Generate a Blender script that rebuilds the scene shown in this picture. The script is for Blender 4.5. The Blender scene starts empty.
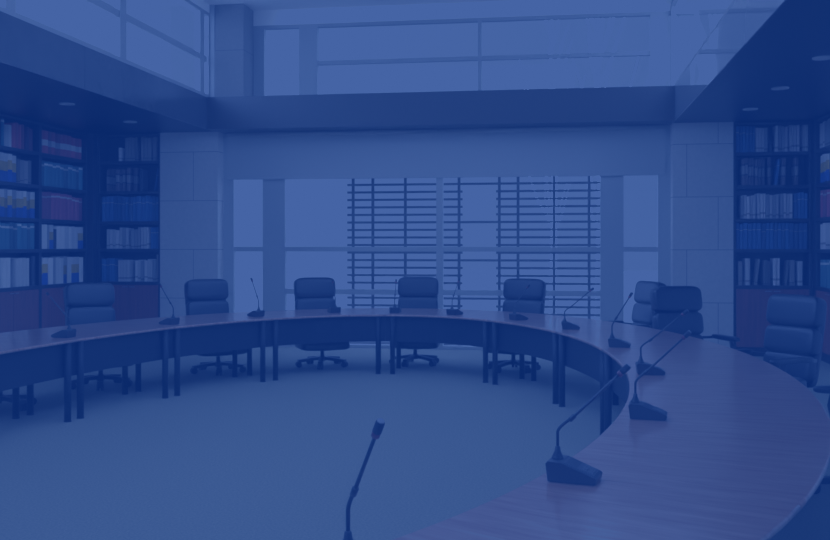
import bpy, bmesh, math, random
from math import pi, sin, cos, atan2, hypot, sqrt
from mathutils import Vector, Matrix
random.seed(7)
S = bpy.context.scene
COL = S.collection

# ------------------------------------------------------------------ materials
def s2l(c):
    return c/12.92 if c <= 0.04045 else ((c+0.055)/1.055)**2.4
def l2s(c):
    return c*12.92 if c <= 0.0031308 else 1.055*c**(1/2.4)-0.055
def lin(r, g, b):
    return (s2l(r/255), s2l(g/255), s2l(b/255), 1)

def mat(name, rgb, rough=0.5, metal=0.0, noise=0.0, scale=8.0, bump=0.0, bscale=60.0, spec=0.5, coat=0.0, stretch=None, emit=None, estr=0):
    m = bpy.data.materials.new(name); m.use_nodes = True
    nt = m.node_tree; b = nt.nodes['Principled BSDF']
    c = lin(*rgb)
    b.inputs['Base Color'].default_value = c
    b.inputs['Roughness'].default_value = rough
    b.inputs['Metallic'].default_value = metal
    b.inputs['Specular IOR Level'].default_value = spec
    if coat: b.inputs['Coat Weight'].default_value = coat; b.inputs['Coat Roughness'].default_value = 0.12
    if emit:
        b.inputs['Emission Color'].default_value = lin(*emit); b.inputs['Emission Strength'].default_value = estr
    tc = nt.nodes.new('ShaderNodeTexCoord'); out = tc.outputs['Object']
    if stretch:
        mp = nt.nodes.new('ShaderNodeMapping'); mp.inputs['Scale'].default_value = stretch
        nt.links.new(out, mp.inputs['Vector']); out = mp.outputs['Vector']
    if noise:
        n = nt.nodes.new('ShaderNodeTexNoise'); n.inputs['Scale'].default_value = scale; n.inputs['Detail'].default_value = 6
        nt.links.new(out, n.inputs['Vector'])
        r = nt.nodes.new('ShaderNodeValToRGB')
        r.color_ramp.elements[0].position = .3; r.color_ramp.elements[1].position = .7
        r.color_ramp.elements[0].color = tuple(max(0, x*(1-noise)) for x in c[:3])+(1,)
        r.color_ramp.elements[1].color = tuple(min(1, x*(1+noise)) for x in c[:3])+(1,)
        nt.links.new(n.outputs['Fac'], r.inputs['Fac']); nt.links.new(r.outputs['Color'], b.inputs['Base Color'])
    if bump:
        n2 = nt.nodes.new('ShaderNodeTexNoise'); n2.inputs['Scale'].default_value = bscale; n2.inputs['Detail'].default_value = 4
        nt.links.new(out, n2.inputs['Vector'])
        bp = nt.nodes.new('ShaderNodeBump'); bp.inputs['Strength'].default_value = bump; bp.inputs['Distance'].default_value = 0.01
        nt.links.new(n2.outputs['Fac'], bp.inputs['Height']); nt.links.new(bp.outputs['Normal'], b.inputs['Normal'])
    return m

def wood_mat(name, c0, c1, rough, uv=True, stretch=(1.2, 14, 14), coat=0.0):
    m = bpy.data.materials.new(name); m.use_nodes = True
    nt = m.node_tree; b = nt.nodes['Principled BSDF']
    tc = nt.nodes.new('ShaderNodeTexCoord'); mp = nt.nodes.new('ShaderNodeMapping'); mp.inputs['Scale'].default_value = stretch
    nt.links.new(tc.outputs['UV' if uv else 'Object'], mp.inputs['Vector'])
    n = nt.nodes.new('ShaderNodeTexNoise'); n.inputs['Scale'].default_value = 1.6; n.inputs['Detail'].default_value = 8; n.inputs['Roughness'].default_value = .62
    n.inputs['Distortion'].default_value = .6
    nt.links.new(mp.outputs['Vector'], n.inputs['Vector'])
    r = nt.nodes.new('ShaderNodeValToRGB')
    r.color_ramp.elements[0].position = .3; r.color_ramp.elements[1].position = .68
    r.color_ramp.elements[0].color = lin(*c0); r.color_ramp.elements[1].color = lin(*c1)
    nt.links.new(n.outputs['Fac'], r.inputs['Fac']); nt.links.new(r.outputs['Color'], b.inputs['Base Color'])
    b.inputs['Roughness'].default_value = rough
    if coat: b.inputs['Coat Weight'].default_value = coat; b.inputs['Coat Roughness'].default_value = .17
    return m

def glass_mat(name):
    m = bpy.data.materials.new(name); m.use_nodes = True
    nt = m.node_tree; nt.nodes.clear()
    o = nt.nodes.new('ShaderNodeOutputMaterial'); mx = nt.nodes.new('ShaderNodeMixShader')
    t = nt.nodes.new('ShaderNodeBsdfTransparent'); g = nt.nodes.new('ShaderNodeBsdfGlossy')
    t.inputs['Color'].default_value = (.96, .98, .98, 1); g.inputs['Roughness'].default_value = .02
    lw = nt.nodes.new('ShaderNodeLayerWeight'); lw.inputs['Blend'].default_value = .5
    pw = nt.nodes.new('ShaderNodeMath'); pw.operation = 'POWER'; pw.inputs[1].default_value = 4
    ml = nt.nodes.new('ShaderNodeMath'); ml.operation = 'MULTIPLY_ADD'; ml.inputs[1].default_value = .5; ml.inputs[2].default_value = .03
    nt.links.new(lw.outputs['Facing'], pw.inputs[0]); nt.links.new(pw.outputs[0], ml.inputs[0]); nt.links.new(ml.outputs[0], mx.inputs['Fac']); nt.links.new(t.outputs[0], mx.inputs[1]); nt.links.new(g.outputs[0], mx.inputs[2])
    nt.links.new(mx.outputs[0], o.inputs['Surface'])
    return m

def stone_mat(name, rgb):
    """large honed stone panels with thin joints, laid out in metres on the wall"""
    m = bpy.data.materials.new(name); m.use_nodes = True
    nt = m.node_tree; b = nt.nodes['Principled BSDF']; c = lin(*rgb)
    geo = nt.nodes.new('ShaderNodeNewGeometry'); sp = nt.nodes.new('ShaderNodeSeparateXYZ'); cb = nt.nodes.new('ShaderNodeCombineXYZ')
    nt.links.new(geo.outputs['Position'], sp.inputs[0])
    ax = nt.nodes.new('ShaderNodeMath'); ax.operation = 'ADD'; ax.inputs[1].default_value = 19.2
    az = nt.nodes.new('ShaderNodeMath'); az.operation = 'ADD'; az.inputs[1].default_value = 0.0
    nt.links.new(sp.outputs['X'], ax.inputs[0]); nt.links.new(sp.outputs['Z'], az.inputs[0])
    nt.links.new(ax.outputs[0], cb.inputs['X']); nt.links.new(az.outputs[0], cb.inputs['Y'])
    br = nt.nodes.new('ShaderNodeTexBrick')
    br.offset = .707; br.inputs['Scale'].default_value = 1.0; br.inputs['Brick Width'].default_value = 1.5; br.inputs['Row Height'].default_value = .765
    br.inputs['Mortar Size'].default_value = .006; br.inputs['Mortar Smooth'].default_value = .2
    br.inputs['Color1'].default_value = c; br.inputs['Color2'].default_value = tuple(x*.93 for x in c[:3])+(1,)
    br.inputs['Mortar'].default_value = tuple(x*.4 for x in c[:3])+(1,)
    nt.links.new(cb.outputs[0], br.inputs['Vector'])
    n = nt.nodes.new('ShaderNodeTexNoise'); n.inputs['Scale'].default_value = 22; n.inputs['Detail'].default_value = 8
    nt.links.new(geo.outputs['Position'], n.inputs['Vector'])
    mr = nt.nodes.new('ShaderNodeMapRange'); mr.inputs['To Min'].default_value = .86; mr.inputs['To Max'].default_value = 1.1
    nt.links.new(n.outputs['Fac'], mr.inputs['Value'])
    mx = nt.nodes.new('ShaderNodeMix'); mx.data_type = 'RGBA'; mx.blend_type = 'MULTIPLY'; mx.inputs['Factor'].default_value = 1
    nt.links.new(br.outputs['Color'], mx.inputs[6]); nt.links.new(mr.outputs[0], mx.inputs[7])
    nt.links.new(mx.outputs[2], b.inputs['Base Color']); b.inputs['Roughness'].default_value = .6
    return m

M = {}
M['carpet'] = mat('carpet', (152, 151, 130), .95, noise=.2, scale=70, bump=.5, bscale=160, spec=.1)
M['white_paint'] = mat('white_paint', (250, 250, 248), .7)
M['white_frame'] = mat('white_frame', (188, 190, 188), .5)
M['upper_frame'] = mat('upper_frame', (166, 168, 168), .55)
M['stone'] = stone_mat('stone', (224, 220, 212))
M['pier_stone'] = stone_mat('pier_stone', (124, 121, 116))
M['concrete'] = mat('concrete', (62, 60, 58), .2, noise=.14, scale=5, bump=.04)
M['pale_panel'] = mat('pale_panel', (126, 126, 126), .05)
M['dark_fascia'] = mat('dark_fascia', (46, 36, 24), .3, noise=.06, scale=3)
M['dark_soffit'] = mat('dark_soffit', (2, 2, 2), .4, spec=.15)
M['ledge'] = mat('ledge', (190, 190, 186), .7)
M['table_wood'] = wood_mat('table_wood', (166, 92, 58), (206, 160, 134), .34, True, (1.6, 16, 16), coat=1.0)
M['door_wood'] = wood_mat('door_wood', (104, 44, 34), (138, 62, 42), .45, False, (16, 16, 1.0))
M['shelf_dark'] = mat('shelf_dark', (16, 13, 13), .5, noise=.15, scale=20)
M['panel_dark'] = mat('panel_dark', (7, 6, 7), .6, spec=.3)
M['leg_dark'] = mat('leg_dark', (6, 6, 7), .55, spec=.25)
M['leather'] = mat('leather', (5, 5, 7), .36, bump=.12, bscale=90)
M['leather_side'] = mat('leather_side', (16, 16, 20), .42)
M['plastic'] = mat('plastic', (8, 8, 10), .4)
M['rubber'] = mat('rubber', (14, 14, 15), .7)
M['steel'] = mat('steel', (150, 152, 156), .3, metal=1)
M['mic_dark'] = mat('mic_dark', (17, 17, 20), .38)
M['mic_panel'] = mat('mic_panel', (62, 63, 68), .35)
M['mic_button'] = mat('mic_button', (92, 94, 98), .4)
M['mic_ring'] = mat('mic_ring', (120, 36, 40), .4)
M['mic_foam'] = mat('mic_foam', (30, 30, 33), .9)
M['mic_grille'] = mat('mic_grille', (150, 152, 158), .35, metal=.6)
M['blind'] = mat('blind', (192, 193, 190), .8)
M['louvre'] = mat('louvre', (84, 82, 80), .6)
M['hazed_bark'] = mat('hazed_bark', (216, 218, 218), .9)  # haze and glare outside are put into this pale tree colour
M['ground'] = mat('ground', (78, 78, 76), .9, noise=.05)
M['lamp'] = mat('lamp', (240, 240, 235), .5, emit=(255, 250, 240), estr=1.6)
M['lamp_ring'] = mat('lamp_ring', (190, 190, 190), .4)
M['glass'] = glass_mat('glass')
BC = {'red': (190, 62, 62), 'dark_red': (112, 34, 38), 'magenta': (186, 66, 82), 'teal': (62, 112, 122), 'white': (222, 218, 210), 'grey': (140, 130, 120),
      'brown': (96, 74, 66), 'dark_brown': (40, 32, 32), 'blue': (56, 94, 150), 'light': (206, 200, 196), 'yellow': (196, 160, 60), 'royal': (34, 74, 168),
      'pages': (225, 220, 205), 'charcoal': (42, 42, 46)}
for k, v in BC.items(): M['bk_'+k] = mat('book_'+k, v, .55)

# ------------------------------------------------------------------ mesh helper
class MB:
    def __init__(s): s.bm = bmesh.new(); s.mi = 0
    def face(s, vs, smooth=False):
        try:
            f = s.bm.faces.new(vs)
        except ValueError: return None
        f.material_index = s.mi; f.smooth = smooth; return f
    def box(s, x0, x1, y0, y1, z0, z1, bevel=0.0, mtx=None):
        b = bmesh.new()
        vs = [b.verts.new((x, y, z)) for x in (x0, x1) for y in (y0, y1) for z in (z0, z1)]
        for q in ((0, 1, 3, 2), (4, 6, 7, 5), (0, 4, 5, 1), (2, 3, 7, 6), (0, 2, 6, 4), (1, 5, 7, 3)): b.faces.new([vs[i] for i in q])
        if bevel: bmesh.ops.bevel(b, geom=b.edges[:], offset=bevel, segments=2, affect='EDGES', profile=.5)
        s.merge(b, mtx, smooth=False); return s
    def merge(s, b, mtx=None, smooth=False):
        b.verts.ensure_lookup_table(); mp = {}
        for v in b.verts:
            mp[v] = s.bm.verts.new(mtx @ v.co if mtx else v.co)
        for f in b.faces: s.face([mp[v] for v in f.verts], smooth or f.smooth)
        b.free()
    def super(s, c, r, e1=.35, e2=.35, nu=28, nv=16, mtx=None):
        """rounded pillow solid"""
        def p(a, e): return math.copysign(abs(a)**e, a)
        b = bmesh.new(); rows = []
        for i in range(1, nv):
            v = -pi/2+pi*i/nv; row = []
            for j in range(nu):
                u = 2*pi*j/nu
                row.append(b.verts.new((c[0]+r[0]*p(cos(v), e1)*p(cos(u), e2), c[1]+r[1]*p(cos(v), e1)*p(sin(u), e2), c[2]+r[2]*p(sin(v), e1))))
            rows.append(row)
        bot = b.verts.new((c[0], c[1], c[2]-r[2])); top = b.verts.new((c[0], c[1], c[2]+r[2]))
        for i in range(len(rows)-1):
            for j in range(nu):
                f = b.faces.new((rows[i][j], rows[i][(j+1) % nu], rows[i+1][(j+1) % nu], rows[i+1][j])); f.smooth = True
        for j in range(nu):
            f = b.faces.new((bot, rows[0][(j+1) % nu], rows[0][j])); f.smooth = True
            f = b.faces.new((top, rows[-1][j], rows[-1][(j+1) % nu])); f.smooth = True
        s.merge(b, mtx, False); return s
    def rings(s, loops, closed=True, smooth=True):
        """skin a list of vertex-coordinate loops and cap both ends"""
        R = [[s.bm.verts.new(p) for p in L] for L in loops]; n = len(R[0])
        for a, b in zip(R, R[1:]):
            for j in range(n if closed else n-1):
                s.face((a[j], a[(j+1) % n], b[(j+1) % n], b[j]), smooth)
        s.face(list(reversed(R[0]))); s.face(R[-1]); return s
    def tube(s, pts, rad, n=10, flat=None):
        """round (or, with flat=(w,h), rectangular) tube along points; rad may be a list"""
        pts = [Vector(p) for p in pts]; loops = []; up = Vector((0, 0, 1))
        prev = None
        for i, p in enumerate(pts):
            d = (pts[min(i+1, len(pts)-1)]-pts[max(i-1, 0)]).normalized()
            if prev is None:
                a = d.cross(up if abs(d.z) < .95 else Vector((0, 1, 0))).normalized()
            else:
                a = (prev-d*prev.dot(d)).normalized()
            prev = a; b = d.cross(a).normalized()
            r = rad[i] if isinstance(rad, (list, tuple)) else rad
            if flat:
                w, h = flat
                loops.append([p+a*x+b*y for x, y in ((-w, -h), (w, -h), (w, h), (-w, h))])
            else:
                loops.append([p+a*cos(2*pi*k/n)*r+b*sin(2*pi*k/n)*r for k in range(n)])
        s.rings(loops, True, not flat); return s
    def cyl(s, x, y, z0, z1, r0, r1=None, n=16):
        r1 = r0 if r1 is None else r1
        s.rings([[(x+cos(2*pi*k/n)*r, y+sin(2*pi*k/n)*r, z) for k in range(n)] for r, z in ((r0, z0), (r1, z1))]); return s
    def prism(s, prof, axis0, axis1, f):
        """profile list swept between two parameter values through f(param, p)"""
        s.rings([[f(a, p) for p in prof] for a in (axis0, axis1)], True, False); return s
    def build(s, name, mats, parent=None, loc=None, rotz=0):
        bmesh.ops.recalc_face_normals(s.bm, faces=s.bm.faces[:])
        me = bpy.data.meshes.new(name); s.bm.to_mesh(me); s.bm.free()
        for m in (mats if isinstance(mats, (list, tuple)) else [mats]): me.materials.append(m)
        o = bpy.data.objects.new(name, me); COL.objects.link(o)
        if parent: o.parent = parent
        if loc is not None: o.location = loc
        o.rotation_euler = (0, 0, rotz)
        return o

def tag(o, label, cat, group=None, kind=None):
    o['label'] = label; o['category'] = cat
    if group: o['group'] = group
    if kind: o['kind'] = kind
    return o
def thing(name, label, cat, loc=(0, 0, 0), rotz=0, group=None):
    o = bpy.data.objects.new(name, None); COL.objects.link(o); o.empty_display_size = .1
    o.location = loc; o.rotation_euler = (0, 0, rotz)
    return tag(o, label, cat, group)
def struct(o): o['kind'] = 'structure'; return o
def copy_tree(o, parent=None):
    c = o.copy(); COL.objects.link(c)
    if parent: c.parent = parent
    for ch in list(o.children): copy_tree(ch, c)
    return c
def box(name, x0, x1, y0, y1, z0, z1, m, parent=None, bevel=0.0):
    return MB().box(x0, x1, y0, y1, z0, z1, bevel).build(name, m, parent)

# ------------------------------------------------------------------ the room
XL, XR, YB, ZS, ZF = -5.35, 1.60, 13.87, 3.37, 3.86     # void edges, soffit and fascia heights
WL, WR, YW, YR = -7.76, 3.90, 14.50, -3.0               # outer walls, window plane, rear wall
ZC = 5.30
struct(box('floor', WL-.2, WR+.2, YR-.2, YW+.2, -.1, 0, M['carpet']))
struct(box('ceiling', XL-.3, XR+.3, YR-.2, YW+.25, ZC, ZC+.12, M['white_paint']))
struct(box('ceiling_left', WL, XL-.014, YR, YW+.1, ZS, ZS+.06, M['dark_soffit']))
struct(box('ceiling_right', XR+.014, WR, YR, YW+.1, ZS, ZS+.06, M['dark_soffit']))
struct(box('wall_left', WL-.2, WL, YR-.2, YW+.2, 0, ZF, M['white_paint']))
struct(box('wall_right', WR, WR+.2, YR-.2, YW+.2, 0, ZF, M['white_paint']))
struct(box('wall_rear', WL-.2, WR+.2, YR-.2, YR, 0, ZC, M['white_paint']))
mb = MB(); mb.box(WL, -6.25, YW+.06, YW+.2, 0, ZF); mb.box(2.45, WR, YW+.06, YW+.2, 0, ZF)
struct(mb.build('wall_back', M['white_paint']))
mb = MB(); mb.box(-6.25, -5.30, 14.2, YW+.2, 0, ZS)
struct(mb.build('wall_back_left', M['stone']))
struct(box('wall_back_right', 1.60, 2.45, 14.2, YW+.2, 0, ZS, M['stone']))
# fascias around the void
for i, (ya, yb) in enumerate(((YR, 10.10), (10.106, YB))):
    struct(box('trim_%d' % (i+1), XL-.012, XL, ya, yb, ZS, ZF, M['concrete']))
struct(box('trim_3', XR, XR+.012, YR, YB, ZS, ZF, M['pale_panel']))
struct(box('trim_4', XL-.012, XR+.012, YB, YW+.2, ZS, ZF, M['dark_fascia']))
# aisle roofs outside the clerestory
struct(box('trim_5', WL-.2, XL-.014, YR, YW+.2, ZF-.08, ZF-.02, M['ledge']))
struct(box('trim_6', XR+.014, WR+.2, YR, YW+.2, ZF-.08, ZF-.02, M['ledge']))
# stone pier in the upper left corner and its pale return
struct(box('trim_11', XL-.02, -5.272, 13.98, YW+.1, ZF, ZC, M['upper_frame']))
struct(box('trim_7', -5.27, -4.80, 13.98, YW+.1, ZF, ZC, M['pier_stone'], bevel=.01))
# corner posts of the bookcase runs
struct(box('trim_8', WL, -7.302, 14.056, 14.20, 0, ZS, M['shelf_dark']))
struct(box('trim_9', 3.53, WR, 14.056, 14.20, 0, ZS, M['shelf_dark']))
struct(box('baseboard_left', -6.245, -5.305, 14.185, 14.199, 0, .09, M['shelf_dark']))
struct(box('baseboard_right', 1.605, 2.44, 14.185, 14.199, 0, .09, M['shelf_dark']))

def window(name, axis, plane, t, a0, a1, z0, z1, vbars, hbars, fm='upper_frame'):
    """frame with mullions (a0,a1), transoms (z0,z1,a0,a1) and a glass sheet per field, in plane x= or y="""
    def bx(mb, u0, u1, za, zb, th=t):
        if axis == 'y': mb.box(u0, u1, plane-th/2, plane+th/2, za, zb)
        else: mb.box(plane-th/2, plane+th/2, u0, u1, za, zb)
    mb = MB(); fw = .05
    bx(mb, a0, a0+fw, z0, z1); bx(mb, a1-fw, a1, z0, z1); bx(mb, a0+fw, a1-fw, z0, z0+fw); bx(mb, a0+fw, a1-fw, z1-fw, z1)
    fr = struct(mb.build(name, M[fm]))
    for (u0, u1) in vbars:
        mb = MB(); bx(mb, u0, u1, z0+fw, z1-fw, t*1.1); mb.build('mullion', M[fm], fr)
    for (za, zb, u0, u1) in hbars:
        mb = MB(); bx(mb, u0, u1, za, zb, t*.7); mb.build('transom', M[fm], fr)
    es = sorted([a0]+[(u0+u1)/2 for u0, u1 in vbars]+[a1])
    for u0, u1 in zip(es, es[1:]):
        if u1-u0 < .12: continue
        mb = MB(); bx(mb, u0+.02, u1-.02, z0+.02, z1-.02, .008); mb.build('pane', M['glass'], fr)
    return fr
HB = [(1.50, 1.57, -5.25, 1.55)]
window('window_1', 'y', YW, .10, -5.30, 1.60, 0, ZS,
       [(-5.25, -5.13), (-4.65, -4.29), (-1.89, -1.79), (.58, .92), (1.42, 1.55)],
       [(1.50, 1.57, -5.13, 1.42), (.83, .91, -4.29, .58)], 'white_frame')
window('window_2', 'y', YW, .10, -4.93, 2.0, ZF, 5.06,
       [(-4.88, -4.63), (-4.06, -3.77), (-1.25, -1.20), (1.31, 1.57)],
       [(4.42, 4.48, -3.77, 1.31)])
ml = [(y, y+.17) for y in (-1.2, 1.25, 3.7, 6.15, 8.55, 10.98)]+[(13.60, 13.78)]
window('window_3', 'x', XL-.04, .07, YR, 14.0, ZF, 5.17, ml, [(4.40, 4.49, YR+.05, 13.9)])
window('window_4', 'x', XR+.04, .07, YR, 14.45, ZF, 5.17, ml[:3], [])
mb = MB(); mb.box(XL-.2, XR+.2, YW-.06, YW+.1, 5.06, ZC); mb.box(XL-.2, XL, YR, YW-.06, 5.17, ZC); mb.box(XR, XR+.2, YR, YW-.06, 5.17, ZC)
struct(mb.build('trim_10', M['white_paint']))

# roller blinds, drawn part way
for n, (u0, u1, lb) in enumerate(((-5.22, -1.852, 'white roller blind drawn part way down the left half of the window'),
                                  (-1.848, 1.52, 'white roller blind drawn part way down the right half of the window'))):
    t = thing('roller_blind', lb, 'blind', ((u0+u1)/2, 14.40, 2.65), 0, 'roller blinds')
    w = (u1-u0)/2
    mb = MB(); mb.box(-w, w, -.002, .002, .01, .66); mb.build('blind_fabric', M['blind'], t)
    mb = MB(); mb.box(-w, w, -.012, .012, -.02, .015, .004); mb.build('bottom_bar', M['blind'], t)
    mb = MB(); mb.rings([[(x, .035*cos(a), .69+.035*sin(a)) for a in [2*pi*k/14 for k in range(14)]] for x in (-w, w)]); mb.build('roller_tube', M['white_frame'], t)

# ------------------------------------------------------------------ outside
g = struct(box('ground', -40, 36, YW+.3, 70, -.35, -.25, M['ground']))
t = thing('sunscreen', 'dark metal sunscreen of horizontal bars standing outside the window', 'sunscreen', (-1.4, 15.3, -.25))
for x in (-3.38, -3.05, -2.51, -1.63, -.98, -.68, -.11, .44):
    mb = MB(); mb.box(x+1.4-.022, x+1.4+.022, -.02, .02, 0, 3.3); mb.build('post', M['louvre'], t)
k0 = 0
for side, (a, b) in enumerate(((-3.47, -1.57), (-1.03, .66))):
    for k in range(26):
        if k % 5 == 1: continue
        z = 2.585+.1232-k*.1232+.25
        if z < .2: continue
        mb = MB(); mb.box(a+1.4, b+1.4, -.045, -.021, z-.018, z+.018); mb.build('slat', M['louvre'], t)
for k in (1, 6, 11, 16, 21):
    z = 2.585+.1232-k*.1232+.25-.0
    mb = MB(); mb.box(-3.47+1.4, .66+1.4, -.045, -.021, z-.018, z+.018); mb.build('rail', M['louvre'], t)
def bare_tree(x, y, h, seed, label):
    rnd = random.Random(seed); t = thing('bare_tree', label, 'tree', (x, y, -.25), 0, 'bare trees outside')
    mb = MB(); mb.tube([(0, 0, 0), (.05, 0, h*.4), (-.04, .03, h*.7), (.03, 0, h)], [.09, .07, .045, .012], 8); mb.build('trunk', M['hazed_bark'], t)
    mb = MB()
    for i in range(26):
        z = h*(.25+.7*rnd.random()); a = rnd.random()*2*pi; l = .5+.9*rnd.random()
        p = Vector((0, 0, z)); q = p+Vector((cos(a)*l*.45, sin(a)*l*.45, l)); r = q+Vector((cos(a+.5)*l*.25, sin(a+.5)*l*.25, l*.7))
        mb.tube([p, (p+q)/2+Vector((cos(a)*.06, sin(a)*.06, 0)), q, r], [.03, .024, .016, .006], 5)
    mb.build('branches', M['hazed_bark'], t)
bare_tree(.75, 19.5, 7.6, 3, 'pale leafless tree outside behind the right bars of the sunscreen')
bare_tree(-.2, 22.5, 8.4, 5, 'thin leafless tree outside, left of the other one, rising into the upper window')

# ------------------------------------------------------------------ recessed downlights
t0 = thing('downlight', '', 'downlight', (0, 0, ZS), 0, 'recessed ceiling downlights')
mb = MB(); n = 28
mb.rings([[(cos(2*pi*k/n)*r, sin(2*pi*k/n)*r, z) for k in range(n)] for r, z in ((.078, -.012), (.09, -.012), (.094, -.001), (.078, -.001), (.078, -.0115))]); mb.build('trim_ring', M['lamp_ring'], t0)
mb = MB(); mb.cyl(0, 0, -.010, -.002, .075, .075, n); mb.build('lens', M['lamp'], t0)
for i, (x, y, lb) in enumerate(((-6.11, 11.09, 'recessed downlight in the dark left ceiling, nearer of the two'),
                                (-6.11, 12.85, 'recessed downlight in the dark left ceiling, farther one beside the stone wall'),
                                (2.44, 9.44, 'recessed downlight in the dark right ceiling, nearest one cut by the photo edge'),
                                (2.44, 11.2, 'recessed downlight in the dark right ceiling, middle of the three'),
                                (2.43, 12.86, 'recessed downlight in the dark right ceiling, farthest one above the bookcase'))):
    o = t0 if i == 0 else copy_tree(t0)
    o.location = (x, y, ZS); o['label'] = lb

# ------------------------------------------------------------------ bookcases and books
SH = [2.935, 2.46, 1.98, 1.543, 1.02]      # shelf top heights, top row first
def bookcase(loc, rotz, W, label):
    D = .30
    t = thing('bookcase', label, 'bookcase', loc, rotz, 'built-in bookcases'); m = M['shelf_dark']; s = .035; H = ZS-.012
    for x in (0, W-s): mb = MB(); mb.box(x, x+s, 0, D, 0, H, .003); mb.build('side_panel', m, t)
    mb = MB(); mb.box(s, W-s, D-.015, D, .0, H); mb.build('back_panel', m, t)
    for z in SH: mb = MB(); mb.box(s, W-s, .004, D-.015, z-.05, z, .003); mb.build('shelf', m, t)
    mb = MB(); mb.box(s, W-s, .002, D-.015, H-.03, H); mb.build('top_panel', m, t)
    mb = MB(); mb.box(s, W-s, .03, D-.015, 0, .13); mb.build('plinth', m, t)
    c = W/2
    for a, b, hx in ((s+.004, c-.002, c-.06), (c+.002, W-s-.004, c+.06)):
        mb = MB(); mb.box(a, b, .0, .022, .135, SH[-1]-.055, .003); d = mb.build('door', M['door_wood'], t)
        mb = MB(); mb.box(hx-.045, hx+.045, -.022, -.012, SH[-1]-.088, SH[-1]-.076, .002); mb.box(hx-.04, hx-.032, -.013, .0, SH[-1]-.086, SH[-1]-.078); mb.box(hx+.032, hx+.04, -.013, .0, SH[-1]-.086, SH[-1]-.078)
        mb.build('handle', M['steel'], d)
    return t
STY = {'red': [(0, 1, 'red')], 'dark_red': [(0, 1, 'dark_red')], 'red_white': [(0, .34, 'red'), (.34, .6, 'white'), (.6, 1, 'red')],
       'teal': [(0, .82, 'teal'), (.82, .9, 'white'), (.9, 1, 'teal')], 'magenta': [(0, .84, 'magenta'), (.84, .9, 'light'), (.9, 1, 'magenta')],
       'white': [(0, 1, 'white')], 'yellow_blue': [(0, .38, 'royal'), (.38, .72, 'yellow'), (.72, 1, 'white')], 'grey': [(0, .1, 'grey'), (.1, .13, 'charcoal'), (.13, 1, 'grey')],
       'brown': [(0, .3, 'brown'), (.3, .36, 'dark_brown'), (.36, .68, 'grey'), (.68, .76, 'dark_brown'), (.76, 1, 'brown')],
       'blue': [(0, .74, 'blue'), (.74, .76, 'light'), (.76, 1, 'blue')], 'light': [(0, .12, 'light'), (.12, .2, 'grey'), (.2, 1, 'light')], 'charcoal': [(0, 1, 'charcoal')]}
LOOK = {'red': 'red hardback', 'dark_red': 'dark red hardback', 'red_white': 'red white-banded volume', 'teal': 'teal volume',
        'magenta': 'crimson volume', 'white': 'plain white binder', 'yellow_blue': 'white yellow-and-blue binder', 'grey': 'grey volume',
        'brown': 'brown dark-banded volume', 'blue': 'blue bound volume', 'light': 'pale grey volume', 'charcoal': 'black volume'}
PROTO = {}; TINT = {}
def tint(c, v):
    """three shades of each cover colour, so neighbours differ"""
    if v == 0: return M['bk_'+c]
    if (c, v) not in TINT:
        TINT[c, v] = mat('book_%s_%s' % (c, ('', 'dark', 'pale')[v]), tuple(min(255, int(x*(1, .74, 1.14)[v])) for x in BC[c]), .55)
    return TINT[c, v]
def book_proto(st, v):
    if (st, v) in PROTO: return PROTO[st, v].copy()
    sh = (0, -.05, .06)[v] if st != 'red_white' else (0, -.012, .012)[v]
    bands = [(b[0]+(sh if b[0] > 0 else 0), b[1]+(sh if b[1] < 1 else 0), b[2]) for b in STY[st]]
    cols = []
    for b in bands:
        if b[2] not in cols: cols.append(b[2])
    mb = MB(); prof = [(-.5, 1), (-.5, .07), (-.34, .0), (.34, 0), (.5, .07), (.5, 1)]
    zs = [b[0] for b in bands]+[1]; R = [[mb.bm.verts.new((x, y, z)) for x, y in prof] for z in zs]
    for i, b in enumerate(bands):
        mb.mi = cols.index(b[2])
        for j in range(5): mb.face((R[i][j], R[i][j+1], R[i+1][j+1], R[i+1][j]))
    mb.mi = len(cols)
    inn = [[mb.bm.verts.new((x*.8, .09 if y < .5 else .99, z)) for x, y in prof] for z in (.015, .985)]
    mb.face((R[0][5], R[-1][5], R[-1][0], R[0][0]))
    for i, r, q in ((0, R[0], inn[0]), (1, R[-1], inn[1])):
        for j in range(6):
            mb.mi = 0; mb.face((r[j], r[(j+1) % 6], q[(j+1) % 6], q[j]))
        mb.mi = len(cols); mb.face(q)
    o = mb.build('book', [tint(c, v) for c in cols]+[M['bk_pages']])
    PROTO[st, v] = o; return o
ORD = ['first', 'second', 'third', 'fourth', 'fifth', 'sixth', 'seventh', 'eighth', 'ninth', 'tenth', 'eleventh', 'twelfth', 'thirteenth', 'fourteenth', 'fifteenth', 'sixteenth',
       'seventeenth', 'eighteenth', 'nineteenth', 'twentieth', '21st', '22nd', '23rd', '24th', '25th']
ROWN = ['top shelf', 'second shelf', 'middle shelf', 'fourth shelf', 'bottom shelf']
ROOM = [3.326-SH[0]]+[SH[i-1]-.05-SH[i] for i in range(1, 5)]
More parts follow.
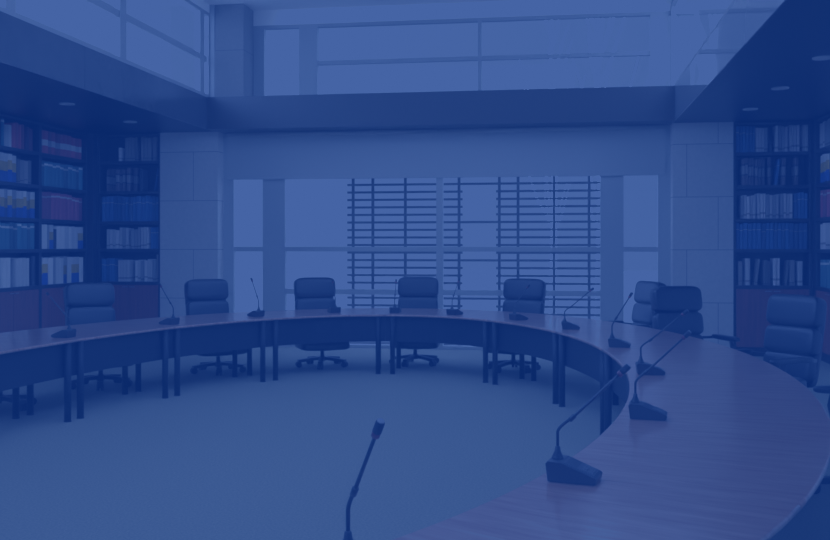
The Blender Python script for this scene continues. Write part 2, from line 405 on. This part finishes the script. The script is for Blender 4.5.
def fill(loc, rotz, W, rows, where, ulo=0.0, uhi=1.0, fromright=False):
    """rows: per shelf a list of (u0, u1, style, count, height, lean)"""
    s = .040; L = W-2*s; first = {}
    ca, sa = cos(rotz), sin(rotz)
    for ri, row in enumerate(rows):
        idx = 0; nmax = sum(r[3] for r in row)
        todo = []
        for (u0, u1, st, n, h, lean) in row:
            ws = [random.uniform(.8, 1.2) for _ in range(n)]; tot = sum(ws); x = s+u0*L; span = (u1-u0)*L
            for w in ws:
                wd = w/tot*span; cx = x+wd/2; x += wd
                if not (ulo <= (cx-s)/L <= uhi): continue
                todo.append((cx, wd, st, h*random.uniform(.95, 1.02), lean, n))
        for i, (cx, wd, st, h, lean, n) in enumerate(todo):
            o = book_proto(st, random.choice((0, 0, 1, 2)) if st not in ('blue', 'magenta') else random.choice((0, 0, 0, 1)))
            if o.name not in COL.objects: COL.objects.link(o)
            th = (wd-.004) if not lean else .03
            y0 = .03+random.uniform(0, .022)
            ang = math.radians(lean)
            zoff = .0008+(abs(sin(ang))*th*.5 if lean else 0)
            o.location = (loc[0]+ca*cx-sa*y0, loc[1]+sa*cx+ca*y0, SH[ri]+zoff)
            o.rotation_euler = (Matrix.Rotation(rotz, 3, 'Z') @ Matrix.Rotation(ang, 3, 'Y')).to_euler()
            o.scale = (th, .215, min(h, ROOM[ri]*.965*(1-.1*bool(lean))))
            o['category'] = 'book'; o['group'] = 'books on %s of %s' % (ROWN[ri], where)
            if fromright: pos = 'rightmost' if i == len(todo)-1 else ORD[len(todo)-1-i]+' from right'
            else: pos = 'leftmost' if i == 0 else ('rightmost' if i == len(todo)-1 and uhi == 1 else ORD[i]+' from left')
            o['label'] = '%s%s, %s, %s of %s' % ('leaning ' if lean else '', LOOK[st], pos, ROWN[ri], where)
def Z(a, b, lo, hi): return ((a-lo)/(hi-lo), (b-lo)/(hi-lo))
def seg(lo, hi, *items): return [Z(i[0], i[1], lo, hi)+(i[2], i[3], i[4], i[5] if len(i) > 5 else 0) for i in items]
b3 = ((-7.30, 14.205, 0), 0, 1.05)
b2 = ((-7.40, 12.69, 0), pi/2, 1.36)
b1 = ((-7.40, 11.325, 0), pi/2, 1.36)
bA = ((2.455, 14.205, 0), 0, 1.07)
bB = ((3.53, 14.05, 0), -pi/2, 1.36)
bookcase(*b3, 'dark bookcase beside the left stone wall, facing the camera')
bookcase(*b2, 'dark bookcase on the left side wall, meeting the corner, full of red and teal volumes')
bookcase(*b1, 'dark bookcase on the left side wall cut off by the left photo edge')
bookcase(*bA, 'dark bookcase beside the right stone wall, facing the camera')
bookcase(*bB, 'dark bookcase on the right side wall cut off by the right photo edge')
W3 = 'left corner bookcase'
fill(*b3, [seg(95, 420, (193, 207, 'light', 1, .22), (228, 300, 'grey', 4, .385), (318, 376, 'grey', 3, .38), (384, 406, 'grey', 1, .37)),
           seg(95, 420, (122, 228, 'brown', 6, .35), (238, 258, 'brown', 1, .37), (274, 297, 'brown', 1, .37), (310, 327, 'charcoal', 1, .35), (388, 402, 'blue', 1, .36, 9)),
           seg(95, 420, (95, 420, 'blue', 15, .395)),
           seg(95, 420, (122, 190, 'light', 4, .30), (194, 246, 'light', 3, .335), (258, 300, 'light', 2, .30), (301, 362, 'light', 4, .335), (372, 420, 'blue', 3, .335)),
           seg(95, 420, (95, 182, 'blue', 6, .36), (188, 252, 'light', 4, .34), (284, 332, 'light', 3, .345), (335, 402, 'light', 4, .345), (405, 420, 'grey', 1, .44))], W3)
fill(*b2, [seg(230, 460, (230, 455, 'red_white', 11, .33)), seg(230, 460, (236, 460, 'teal', 11, .36)), seg(230, 460, (230, 395, 'magenta', 8, .40), (396, 458, 'magenta', 3, .36)),
           seg(230, 460, (230, 282, 'white', 3, .36), (283, 302, 'yellow_blue', 1, .36), (303, 318, 'charcoal', 1, .29), (319, 432, 'white', 6, .345), (433, 458, 'yellow_blue', 1, .35)),
           seg(230, 460, (230, 275, 'yellow_blue', 2, .40), (276, 352, 'white', 4, .40), (353, 372, 'yellow_blue', 1, .40), (373, 392, 'white', 1, .40), (393, 440, 'yellow_blue', 2, .39), (441, 459, 'white', 1, .385))],
     'left side-wall bookcase')
fill(*b1, [[(.16, .33, 'charcoal', 2, .38, 0), (.34, .38, 'teal', 1, .38, 0), (.39, .53, 'white', 2, .31, 0), (.54, .75, 'red', 4, .35, 0), (.82, .95, 'dark_red', 2, .33, 0)],
           [(.16, .62, 'yellow_blue', 6, .38, 0), (.63, .90, 'grey', 4, .33, 0)],
           [(.16, .97, 'yellow_blue', 11, .38, 0)], [(.16, .97, 'teal', 10, .36, 0)],
           [(.16, .27, 'white', 1, .40, 6), (.28, .50, 'white', 3, .40, 0), (.51, .58, 'white', 1, .40, 5), (.59, .86, 'white', 4, .40, 0), (.91, .98, 'charcoal', 1, .42, 0)]],
     'left edge bookcase', 0, 1, True)
fill(*bA, [seg(28, 435, (28, 137, 'blue', 6, .39), (140, 208, 'light', 4, .36), (222, 234, 'charcoal', 1, .36, -6), (250, 322, 'light', 4, .37), (328, 390, 'light', 4, .385), (404, 436, 'light', 2, .43)),
           seg(28, 435, (62, 130, 'brown', 4, .39), (134, 192, 'brown', 3, .38), (208, 228, 'brown', 1, .40), (244, 262, 'blue', 1, .40, 8), (286, 310, 'brown', 1, .40), (360, 381, 'brown', 1, .40)),
           seg(28, 435, (54, 142, 'light', 5, .33), (148, 198, 'light', 3, .37), (200, 272, 'light', 4, .34), (278, 350, 'light', 4, .365), (358, 432, 'blue', 4, .37)),
           seg(28, 435, (28, 432, 'blue', 17, .37)),
           seg(28, 435, (40, 66, 'grey', 1, .35), (80, 110, 'light', 1, .38), (134, 150, 'grey', 1, .38, 6), (184, 226, 'grey', 3, .36), (240, 277, 'light', 2, .385), (303, 318, 'grey', 1, .37, 6), (332, 362, 'grey', 1, .36), (376, 406, 'light', 1, .36))],
     'right corner bookcase')
fill(*bB, [[(.03, .6, 'light', 6, .36, 0)], [(.03, .6, 'yellow_blue', 5, .38, 0)], [(.03, .6, 'magenta', 5, .38, 0)], [(.03, .6, 'light', 5, .36, 0)], [(.03, .6, 'teal', 5, .38, 0)]],
     'right edge bookcase', 0, .56)

# ------------------------------------------------------------------ the oval conference table
IC, IA = (-2.02, 6.61), (2.456, 4.95)
OC, OA = (-2.033, 6.87), (3.54, 5.89)
TT, TH = .74, .024
def ring_pt(t, u):
    """point a fraction u of the way from the inner edge to the outer edge, along the inner edge's normal, and the width there"""
    x0, y0 = IC[0]+IA[0]*cos(t), IC[1]+IA[1]*sin(t)
    nx, ny = cos(t)/IA[0], sin(t)/IA[1]; l = hypot(nx, ny); nx, ny = nx/l, ny/l
    px, py = (x0-OC[0])/OA[0], (y0-OC[1])/OA[1]; dx, dy = nx/OA[0], ny/OA[1]
    A, B, C_ = dx*dx+dy*dy, px*dx+py*dy, px*px+py*py-1
    w = (-B+sqrt(B*B-A*C_))/A
    return Vector((x0+nx*w*u, y0+ny*w*u, 0)), w
NT = 4000
cum = [0]
for i in range(NT):
    a, b = ring_pt(2*pi*i/NT, .03)[0], ring_pt(2*pi*(i+1)/NT, .03)[0]; cum.append(cum[-1]+(b-a).length)
PER = cum[-1]
def t_at(s):
    s %= PER
    lo, hi = 0, NT
    while hi-lo > 1:
        m = (lo+hi)//2
        if cum[m] <= s: lo = m
        else: hi = m
    return 2*pi*(lo+(s-cum[lo])/(cum[hi]-cum[lo]))/NT
def s_at(t): return cum[int((t % (2*pi))/(2*pi)*NT)]
BD = [1.44, 3.04, 4.63, 6.17, 7.69, 9.14, 10.57]; _n = 9; _d = (PER+1.44-10.57)/(_n+1)
BD += [10.57+_d*(i+1) for i in range(_n)]
def bound(k):
    k += 3; return BD[k % 16]+PER*(k//16)
def section(k, label):
    sa, sb = bound(k), bound(k+1)
    mid = ring_pt(t_at((sa+sb)/2), .5)[0]
    T = thing('table_section', label, 'table', mid, 0, 'conference table sections')
    N = 14; g = .0012
    ts = [t_at(sa+g+(sb-sa-2*g)*i/N) for i in range(N+1)]
    mb = MB(); uvl = mb.bm.loops.layers.uv.new('UVMap'); loops = []; r = .008
    for i, t in enumerate(ts):
        w = ring_pt(t, 0)[1]
        prof = [(r/w, 0), (.3*r/w, .3*r), (0, r), (0, TH-r), (.3*r/w, TH-.3*r), (r/w, TH)]
        prof += [(.25, TH), (.5, TH), (.75, TH)]+[(1-a, b) for a, b in reversed(prof)]
        s = sa+(sb-sa)*i/N
        loops.append([(ring_pt(t, u)[0]-mid+Vector((0, 0, TT-TH+z)), u*w, s) for u, z in prof])
    R = [[mb.bm.verts.new(p[0]) for p in L] for L in loops]; UV = {}
    for L, row in zip(loops, R):
        for p, v in zip(L, row): UV[v] = (p[1], p[2])
    n = len(R[0])
    for a, b in zip(R, R[1:]):
        for j in range(n): mb.face((a[j], a[(j+1) % n], b[(j+1) % n], b[j]), j not in (5, 6, 7, 8, n-1))
    mb.face(list(reversed(R[0]))); mb.face(R[-1])
    for f in mb.bm.faces:
        for l in f.loops: l[uvl].uv = UV[l.vert]
    mb.build('tabletop', M['table_wood'], T)
    # curved modesty panel just behind the inner edge
    mb = MB(); loops = []
    for i in range(N+1):
        t = t_at(sa+.0006+(sb-sa-.0012)*i/N); w = ring_pt(t, 0)[1]
        loops.append([ring_pt(t, d/w)[0]-mid+Vector((0, 0, z)) for d, z in ((.074, .40), (.074, TT-TH-.001), (.092, TT-TH-.001), (.092, .40))])
    mb.rings(loops, True, False); mb.build('modesty_panel', M['panel_dark'], T)
    mb = MB(); loops = []
    for i in range(N+1):
        t = t_at(sa+.1+(sb-sa-.2)*i/N); w = ring_pt(t, 0)[1]
        loops.append([ring_pt(t, d/w)[0]-mid+Vector((0, 0, z)) for d, z in ((.52, .655), (.52, TT-TH-.001), (.545, TT-TH-.001), (.545, .655))])
    mb.rings(loops, True, False); mb.build('apron_rail', M['leg_dark'], T)
    for s in (sa+.09, sb-.09):
        t = t_at(s); w = ring_pt(t, 0)[1]
        for d in (.038, .60):
            p = ring_pt(t, d/w)[0]-mid
            mb = MB(); mb.cyl(p.x, p.y, 0.012, TT-TH-.001, .032, None, 20); mb.cyl(p.x, p.y, 0, .012, .034, None, 20); mb.build('leg', M['leg_dark'], T)
SEC = {0: 'far end section of the oval table, left of the central seam below the window',
       1: 'table section at the far left bend, below the chair standing before the left stone wall',
       2: 'left table section passing in front of the corner bookcase',
       3: 'left table section at the photo edge, nearest the camera on the left side',
       4: 'left table section just outside the photo edge',
       -1: 'far end section of the oval table, right of the central seam below the window',
       -2: 'table section at the far right bend, before the chair by the right window column',
       -3: 'right table section carrying the microphone left of the two chairs by the stone wall',
       -4: 'right table section before the chair standing in front of the right bookcase',
       -5: 'right table section reaching from the second to the third nearest whole desk microphone',
       -6: 'right table section with the second nearest whole desk microphone at its far end',
       -7: 'table section at the bottom right corner, nearest the camera'}
for k in range(-7, 4):
    section(k, SEC.get(k, 'table section at the bottom edge, under the microphone cut off there'))

# ------------------------------------------------------------------ desk microphones
def make_mic():
    t = thing('desk_microphone', '', 'microphone', (0, 0, TT), 0, 'gooseneck desk microphones')
    # wedge body: tall at the neck end (-x), low at the speaker's end (+x)
    mb = MB(); prof = [(-.098, .004), (-.106, .066), (-.098, .076), (-.048, .074), (.074, .028), (.080, .022), (.076, .004)]
    loops = []
    for y, k in ((-.066, .985), (-.062, 1.0), (.062, 1.0), (.066, .985)): loops.append([(x*k, y, z*k if z > .01 else z) for x, z in prof])
    mb.rings(loops, True, False); mb.box(-.09, .07, -.055, .055, 0, .0045); body = mb.build('base', M['mic_dark'], t)
    sl = -math.atan2(.046, .122)
    F = Matrix.Translation((.013, 0, .0512)) @ Matrix.Rotation(-sl, 4, 'Y')
    mb = MB(); mb.box(-.058, .058, -.054, .054, -.002, .0025, .001, F); pn = mb.build('control_panel', M['mic_panel'], t)
    for i in range(3):
        for j in range(2):
            mb = MB(); mb.box(.008+j*.024, .026+j*.024, -.044+i*.031, -.020+i*.031, .002, .0055, .001, F); mb.build('button', M['mic_button'], pn)
    mb = MB(); mb.box(-.050, -.006, -.046, .046, .0023, .0036, 0, F); mb.build('speaker_grille', M['mic_dark'], pn)
    mb = MB(); n = 16
    mb.rings([[(-.074+cos(2*pi*k/n)*r, sin(2*pi*k/n)*r, z) for k in range(n)] for r, z in ((.024, .070), (.022, .080), (.012, .102), (.0095, .118), (.007, .12))]); mb.build('neck_socket', M['mic_dark'], t)
    return t
def neck(t, lean, rise, off=0.0):
    """flexible neck from the socket: straight up, bends, straight out to the capsule"""
    x0 = -.074; D = Vector((cos(off), sin(off), 0)); top = Vector((x0, 0, .066+rise))+D*lean
    P0 = Vector((x0, 0, .115)); P1 = Vector((x0, 0, .17)); k = Vector((x0, 0, .066+rise*.44))+D*(lean*.20)
    pts = [P0, P0.lerp(P1, .6)]
    c = P1+Vector((0, 0, .02))
    for i in range(7):
        a = i/6; pts.append(P1*(1-a)**2+c*2*a*(1-a)+k*a*a)
    d = (top-k).normalized()
    e = top-d*.055
    pts += [k.lerp(e, .5), e]
    mb = MB(); mb.tube(pts, [.0062]*(len(pts)-2)+[.0055, .0055], 10); g = mb.build('gooseneck', M['mic_dark'], t)
    mb = MB(); mb.tube([k-d*.014, k-d*.012, k+d*.012, k+d*.016], [.0062, .0095, .0095, .0062], 12); mb.build('collar', M['mic_dark'], g)
    mb = MB(); mb.tube([e-d*.004, e+d*.010], [.0115, .0115], 16); r = mb.build('indicator_ring', M['mic_ring'], t)
    r['label'] = 'dark red ring below the capsule'
    mb = MB(); mb.tube([e+d*.010, e+d*.012, e+d*.040, e+d*.047], [.009, .0122, .0122, .010], 16); h = mb.build('capsule', M['mic_foam'], t)
    mb = MB(); mb.tube([e+d*.0465, e+d*.049], [.0098, .0085], 16); mb.build('capsule_grille', M['mic_grille'], h)
def outward(x, y):
    a = atan2((y-6.75)/5.4**2, (x+2.02)/3.0**2); return a
mic0 = make_mic()
MICS = [(-4.59, 8.25, None, .26, .35, 'desk microphone on the left table section, before the leftmost whole chair'),
        (-4.205, 9.77, None, .22, .38, 'desk microphone on the left side, between the corner bookcase and the stone wall'),
        (-3.64, 11.02, None, .17, .40, 'desk microphone at the far left bend, before the narrow left window pane'),
        (-2.86, 11.80, None, .15, .36, 'desk microphone beside the right edge of the third whole chair from the left'),
        (-2.08, 11.90, None, .15, .36, 'desk microphone beside the left edge of the chair at the central mullion'),
        (-1.29, 11.67, None, .17, .38, 'desk microphone before the sunscreen, right of the chair at the central mullion'),
        (-.47, 10.97, None, .22, .34, 'desk microphone before the far right chair in front of the sunscreen'),
        (.11, 9.85, .05, .30, .36, 'desk microphone at the far right bend, its neck crossing the right end of the sunscreen'),
        (.50, 8.18, -.1, .17, .40, 'desk microphone left of the two chairs by the right stone wall'),
        (.60, 6.49, .0, .31, .365, 'desk microphone on the right section, its neck crossing the chair by the stone wall'),
        (.44, 4.84, -.12, .27, .37, 'desk microphone on the right section, second nearest with its whole base in view', .12),
        (.06, 3.52, -.22, .262, .36, 'large desk microphone in the foreground with its whole base in view', .2),
        (-.50, 2.345, -.92, .195, .375, 'desk microphone at the bottom edge with only its neck in view')]
mics = [mic0]+[copy_tree(mic0) for _ in MICS[1:]]
for t, (x, y, a, lean, rise, lb, off) in zip(mics, [m if len(m) == 7 else m+(0.0,) for m in MICS]):
    a = outward(x, y) if a is None else a
    t.location = (x, y, TT+.0004); t.rotation_euler = (0, 0, a); t['label'] = lb
    neck(t, lean, rise, off)

# ------------------------------------------------------------------ executive chairs
def make_chair():
    t = thing('office_chair', '', 'chair', (0, 0, 0), 0, 'black executive chairs around the table')
    L = M['leather']
    mb = MB(); mb.cyl(0, 0, .075, .14, .045, .036, 18)
    for k in range(5):
        a = 2*pi*k/5+pi/2+.3; d = Vector((cos(a), sin(a), 0))
        mb.tube([d*.02+Vector((0, 0, .112)), d*.14+Vector((0, 0, .104)), d*.27+Vector((0, 0, .088)), d*.325+Vector((0, 0, .082))], 0, flat=(.032, .02))
    base = mb.build('star_base', M['plastic'], t)
    for k in range(5):
        a = 2*pi*k/5+pi/2+.3; c = Vector((cos(a), sin(a), 0))*.315; q = Vector((-sin(a), cos(a), 0)); f = Vector((cos(a), sin(a), 0))
        mb = MB(); n = 16
        for s0, s1 in ((-.038, -.006), (.006, .038)):
            mb.rings([[c+q*s+f*(cos(2*pi*i/n)*.038)+Vector((0, 0, .0385+.038*sin(2*pi*i/n))) for i in range(n)] for s in (s0, s1)])
        mb.tube([c+Vector((0, 0, .03)), c+Vector((0, 0, .078))], .008, 8)
        mb.build('caster', M['rubber'], base)
    mb = MB(); mb.cyl(0, 0, .13, .20, .027, None, 16); mb.cyl(0, 0, .20, .25, .018, None, 16); mb.build('gas_lift', M['plastic'], t)
    mb = MB(); mb.box(-.10, .10, -.12, .14, .215, .28, .008); mb.build('tilt_mechanism', M['plastic'], t)
    mb = MB(); mb.super((0, .01, .295), (.33, .29, .07), .4, .35); mb.build('seat_shell', M['plastic'], t)
    mb = MB(); mb.super((0, .01, .395), (.285, .295, .075), .45, .35); mb.build('seat_cushion', L, t)
    # reclined back: cushions stacked along a tilted plane
    rec = math.radians(10)
    B = Matrix.Translation((0, .30, .42)) @ Matrix.Rotation(-rec, 4, 'X')
    mb = MB(); mb.super((0, .062, .345), (.268, .038, .39), .22, .30, 36, 24, B); back = mb.build('backrest_shell', M['leather_side'], t)
    for nm, z, w, h, d, y in (('lumbar_cushion', .115, .268, .125, .062, .018), ('middle_cushion', .345, .278, .132, .068, .012), ('headrest_cushion', .605, .283, .145, .080, .012)):
        mb = MB(); mb.super((0, y, z), (w, d, h), .42, .32, 36, 20, B); mb.build(nm, L, t)
    for s in (-1, 1):
        mb = MB(); mb.super((s*.335, .0, .635), (.036, .235, .026), .45, .4); arm = mb.build('armrest', L, t)
        mb = MB(); mb.tube([(s*.25, -.05, .315), (s*.318, -.06, .325), (s*.342, -.09, .40), (s*.338, -.12, .53), (s*.335, -.10, .622)], 0, flat=(.022, .014)); mb.build('armrest_bracket', M['plastic'], arm)
        mb = MB(); mb.tube([(s*.335, .15, .63), (s*.320, .25, .62), (s*.272, .345, .61)], 0, flat=(.018, .014)); mb.build('armrest_link', M['plastic'], arm)
    return t
chair0 = make_chair()
CH = [((-5.42, 8.56), (1, .02), 0, 'black leather chair at the left photo edge with only its base in view'),
      ((-5.13, 10.05), (.70, -.71), 0, 'black leather chair in front of the left bookcases'),
      ((-4.26, 11.43), (.66, -.75), 0, 'black leather chair in front of the left stone wall'),
      ((-3.11, 12.19), (.48, -.88), 0, 'black leather chair before the wide left window pane'),
      ((-1.93, 12.58), (.05, -1), .02, 'black leather chair in front of the central mullion and sunscreen'),
      ((-.60, 12.16), (-.30, -.95), 0, 'black leather chair before the right half of the sunscreen'),
      ((.69, 11.72), (-.92, -.40), 0, 'black leather chair partly hidden behind another by the right window column'),
      ((1.38, 10.12), (.38, -.92), 0, 'black leather chair before the right stone wall, hiding part of the one behind'),
      ((1.71, 8.58), (-.82, -.57), 0, 'large black leather chair in front of the right bookcase door'),
      ((1.92, 6.36), (-1, -.05), 0, 'black leather chair at the right photo edge with only its armrest in view')]
chairs = [chair0]+[copy_tree(chair0) for _ in CH[1:]]
for t, ((x, y), (dx, dy), dz, lb) in zip(chairs, CH):
    t.location = (x, y, 0); t.rotation_euler = (0, 0, atan2(dx, -dy)); t['label'] = lb

# ------------------------------------------------------------------ light, camera, photographic rendition
w = bpy.data.worlds.new('World'); S.world = w; w.use_nodes = True
nt = w.node_tree; bg = nt.nodes['Background']
# overcast sky: brightest overhead and to the left, dimmer low beyond the far window
tc = nt.nodes.new('ShaderNodeTexCoord'); sx = nt.nodes.new('ShaderNodeSeparateXYZ'); nt.links.new(tc.outputs['Generated'], sx.inputs[0])
def mr(src, a, b, c, d):
    n = nt.nodes.new('ShaderNodeMapRange'); n.interpolation_type = 'SMOOTHSTEP'
    for k, v in zip(('From Min', 'From Max', 'To Min', 'To Max'), (a, b, c, d)): n.inputs[k].default_value = v
    nt.links.new(src, n.inputs['Value']); return n.outputs[0]
f1 = mr(sx.outputs['Y'], .35, .85, 1, .08); f2 = mr(sx.outputs['X'], -.7, .7, 16, 11)
mu = nt.nodes.new('ShaderNodeMath'); mu.operation = 'MULTIPLY'; nt.links.new(f1, mu.inputs[0]); nt.links.new(f2, mu.inputs[1])
nt.links.new(mu.outputs[0], bg.inputs['Strength']); bg.inputs['Color'].default_value = (1.0, .97, .93, 1)

# added warm fill lamp over the table, no visible fixture; brightens walls and chairs
la = bpy.data.lights.new('overhead_fill', 'AREA'); la.shape = 'RECTANGLE'; la.size = 5; la.size_y = 8; la.energy = 380; la.color = (1, .95, .86)
lo = bpy.data.objects.new('overhead_fill', la); COL.objects.link(lo); lo.location = (-2.2, 5.6, 5.25); lo.rotation_euler = (0, 0, 0)

cam = bpy.data.cameras.new('camera'); co = bpy.data.objects.new('camera', cam); COL.objects.link(co); S.camera = co
cam.sensor_fit = 'HORIZONTAL'; cam.sensor_width = 36; cam.lens = 950/830*36
cam.shift_y = -25/830
co.location = (0, 0, 1.6); co.rotation_euler = (pi/2, 0, math.atan(146/950))
cam.clip_start = .05; cam.clip_end = 200

vs = S.view_settings; vs.view_transform = 'Standard'; vs.look = 'None'; vs.exposure = 0; vs.gamma = 1
# the print is toned blue all over: a tone curve per colour, black printed as navy and white as mid blue
GAIN = .235; BLACK = (9, 40, 105)
vs.use_curve_mapping = True
cmx = vs.curve_mapping; cmx.use_clip = True; cmx.clip_min_x = 0; cmx.clip_max_x = 1; cmx.extend = 'HORIZONTAL'
KN = [0, .0015, .004, .008, .016, .03, .06, .1, .16, .25, .38, .55, .75, 1.0]
for ch in range(3):
    cv = cmx.curves[ch]
    ys = [s2l(GAIN*l2s(x)+BLACK[ch]/255) for x in KN]
    cv.points[0].location = (KN[0], ys[0]); cv.points[-1].location = (KN[-1], ys[-1])
    for x, y in list(zip(KN, ys))[1:-1]: cv.points.new(x, y)
    for p in cv.points: p.handle_type = 'VECTOR'
cmx.update()
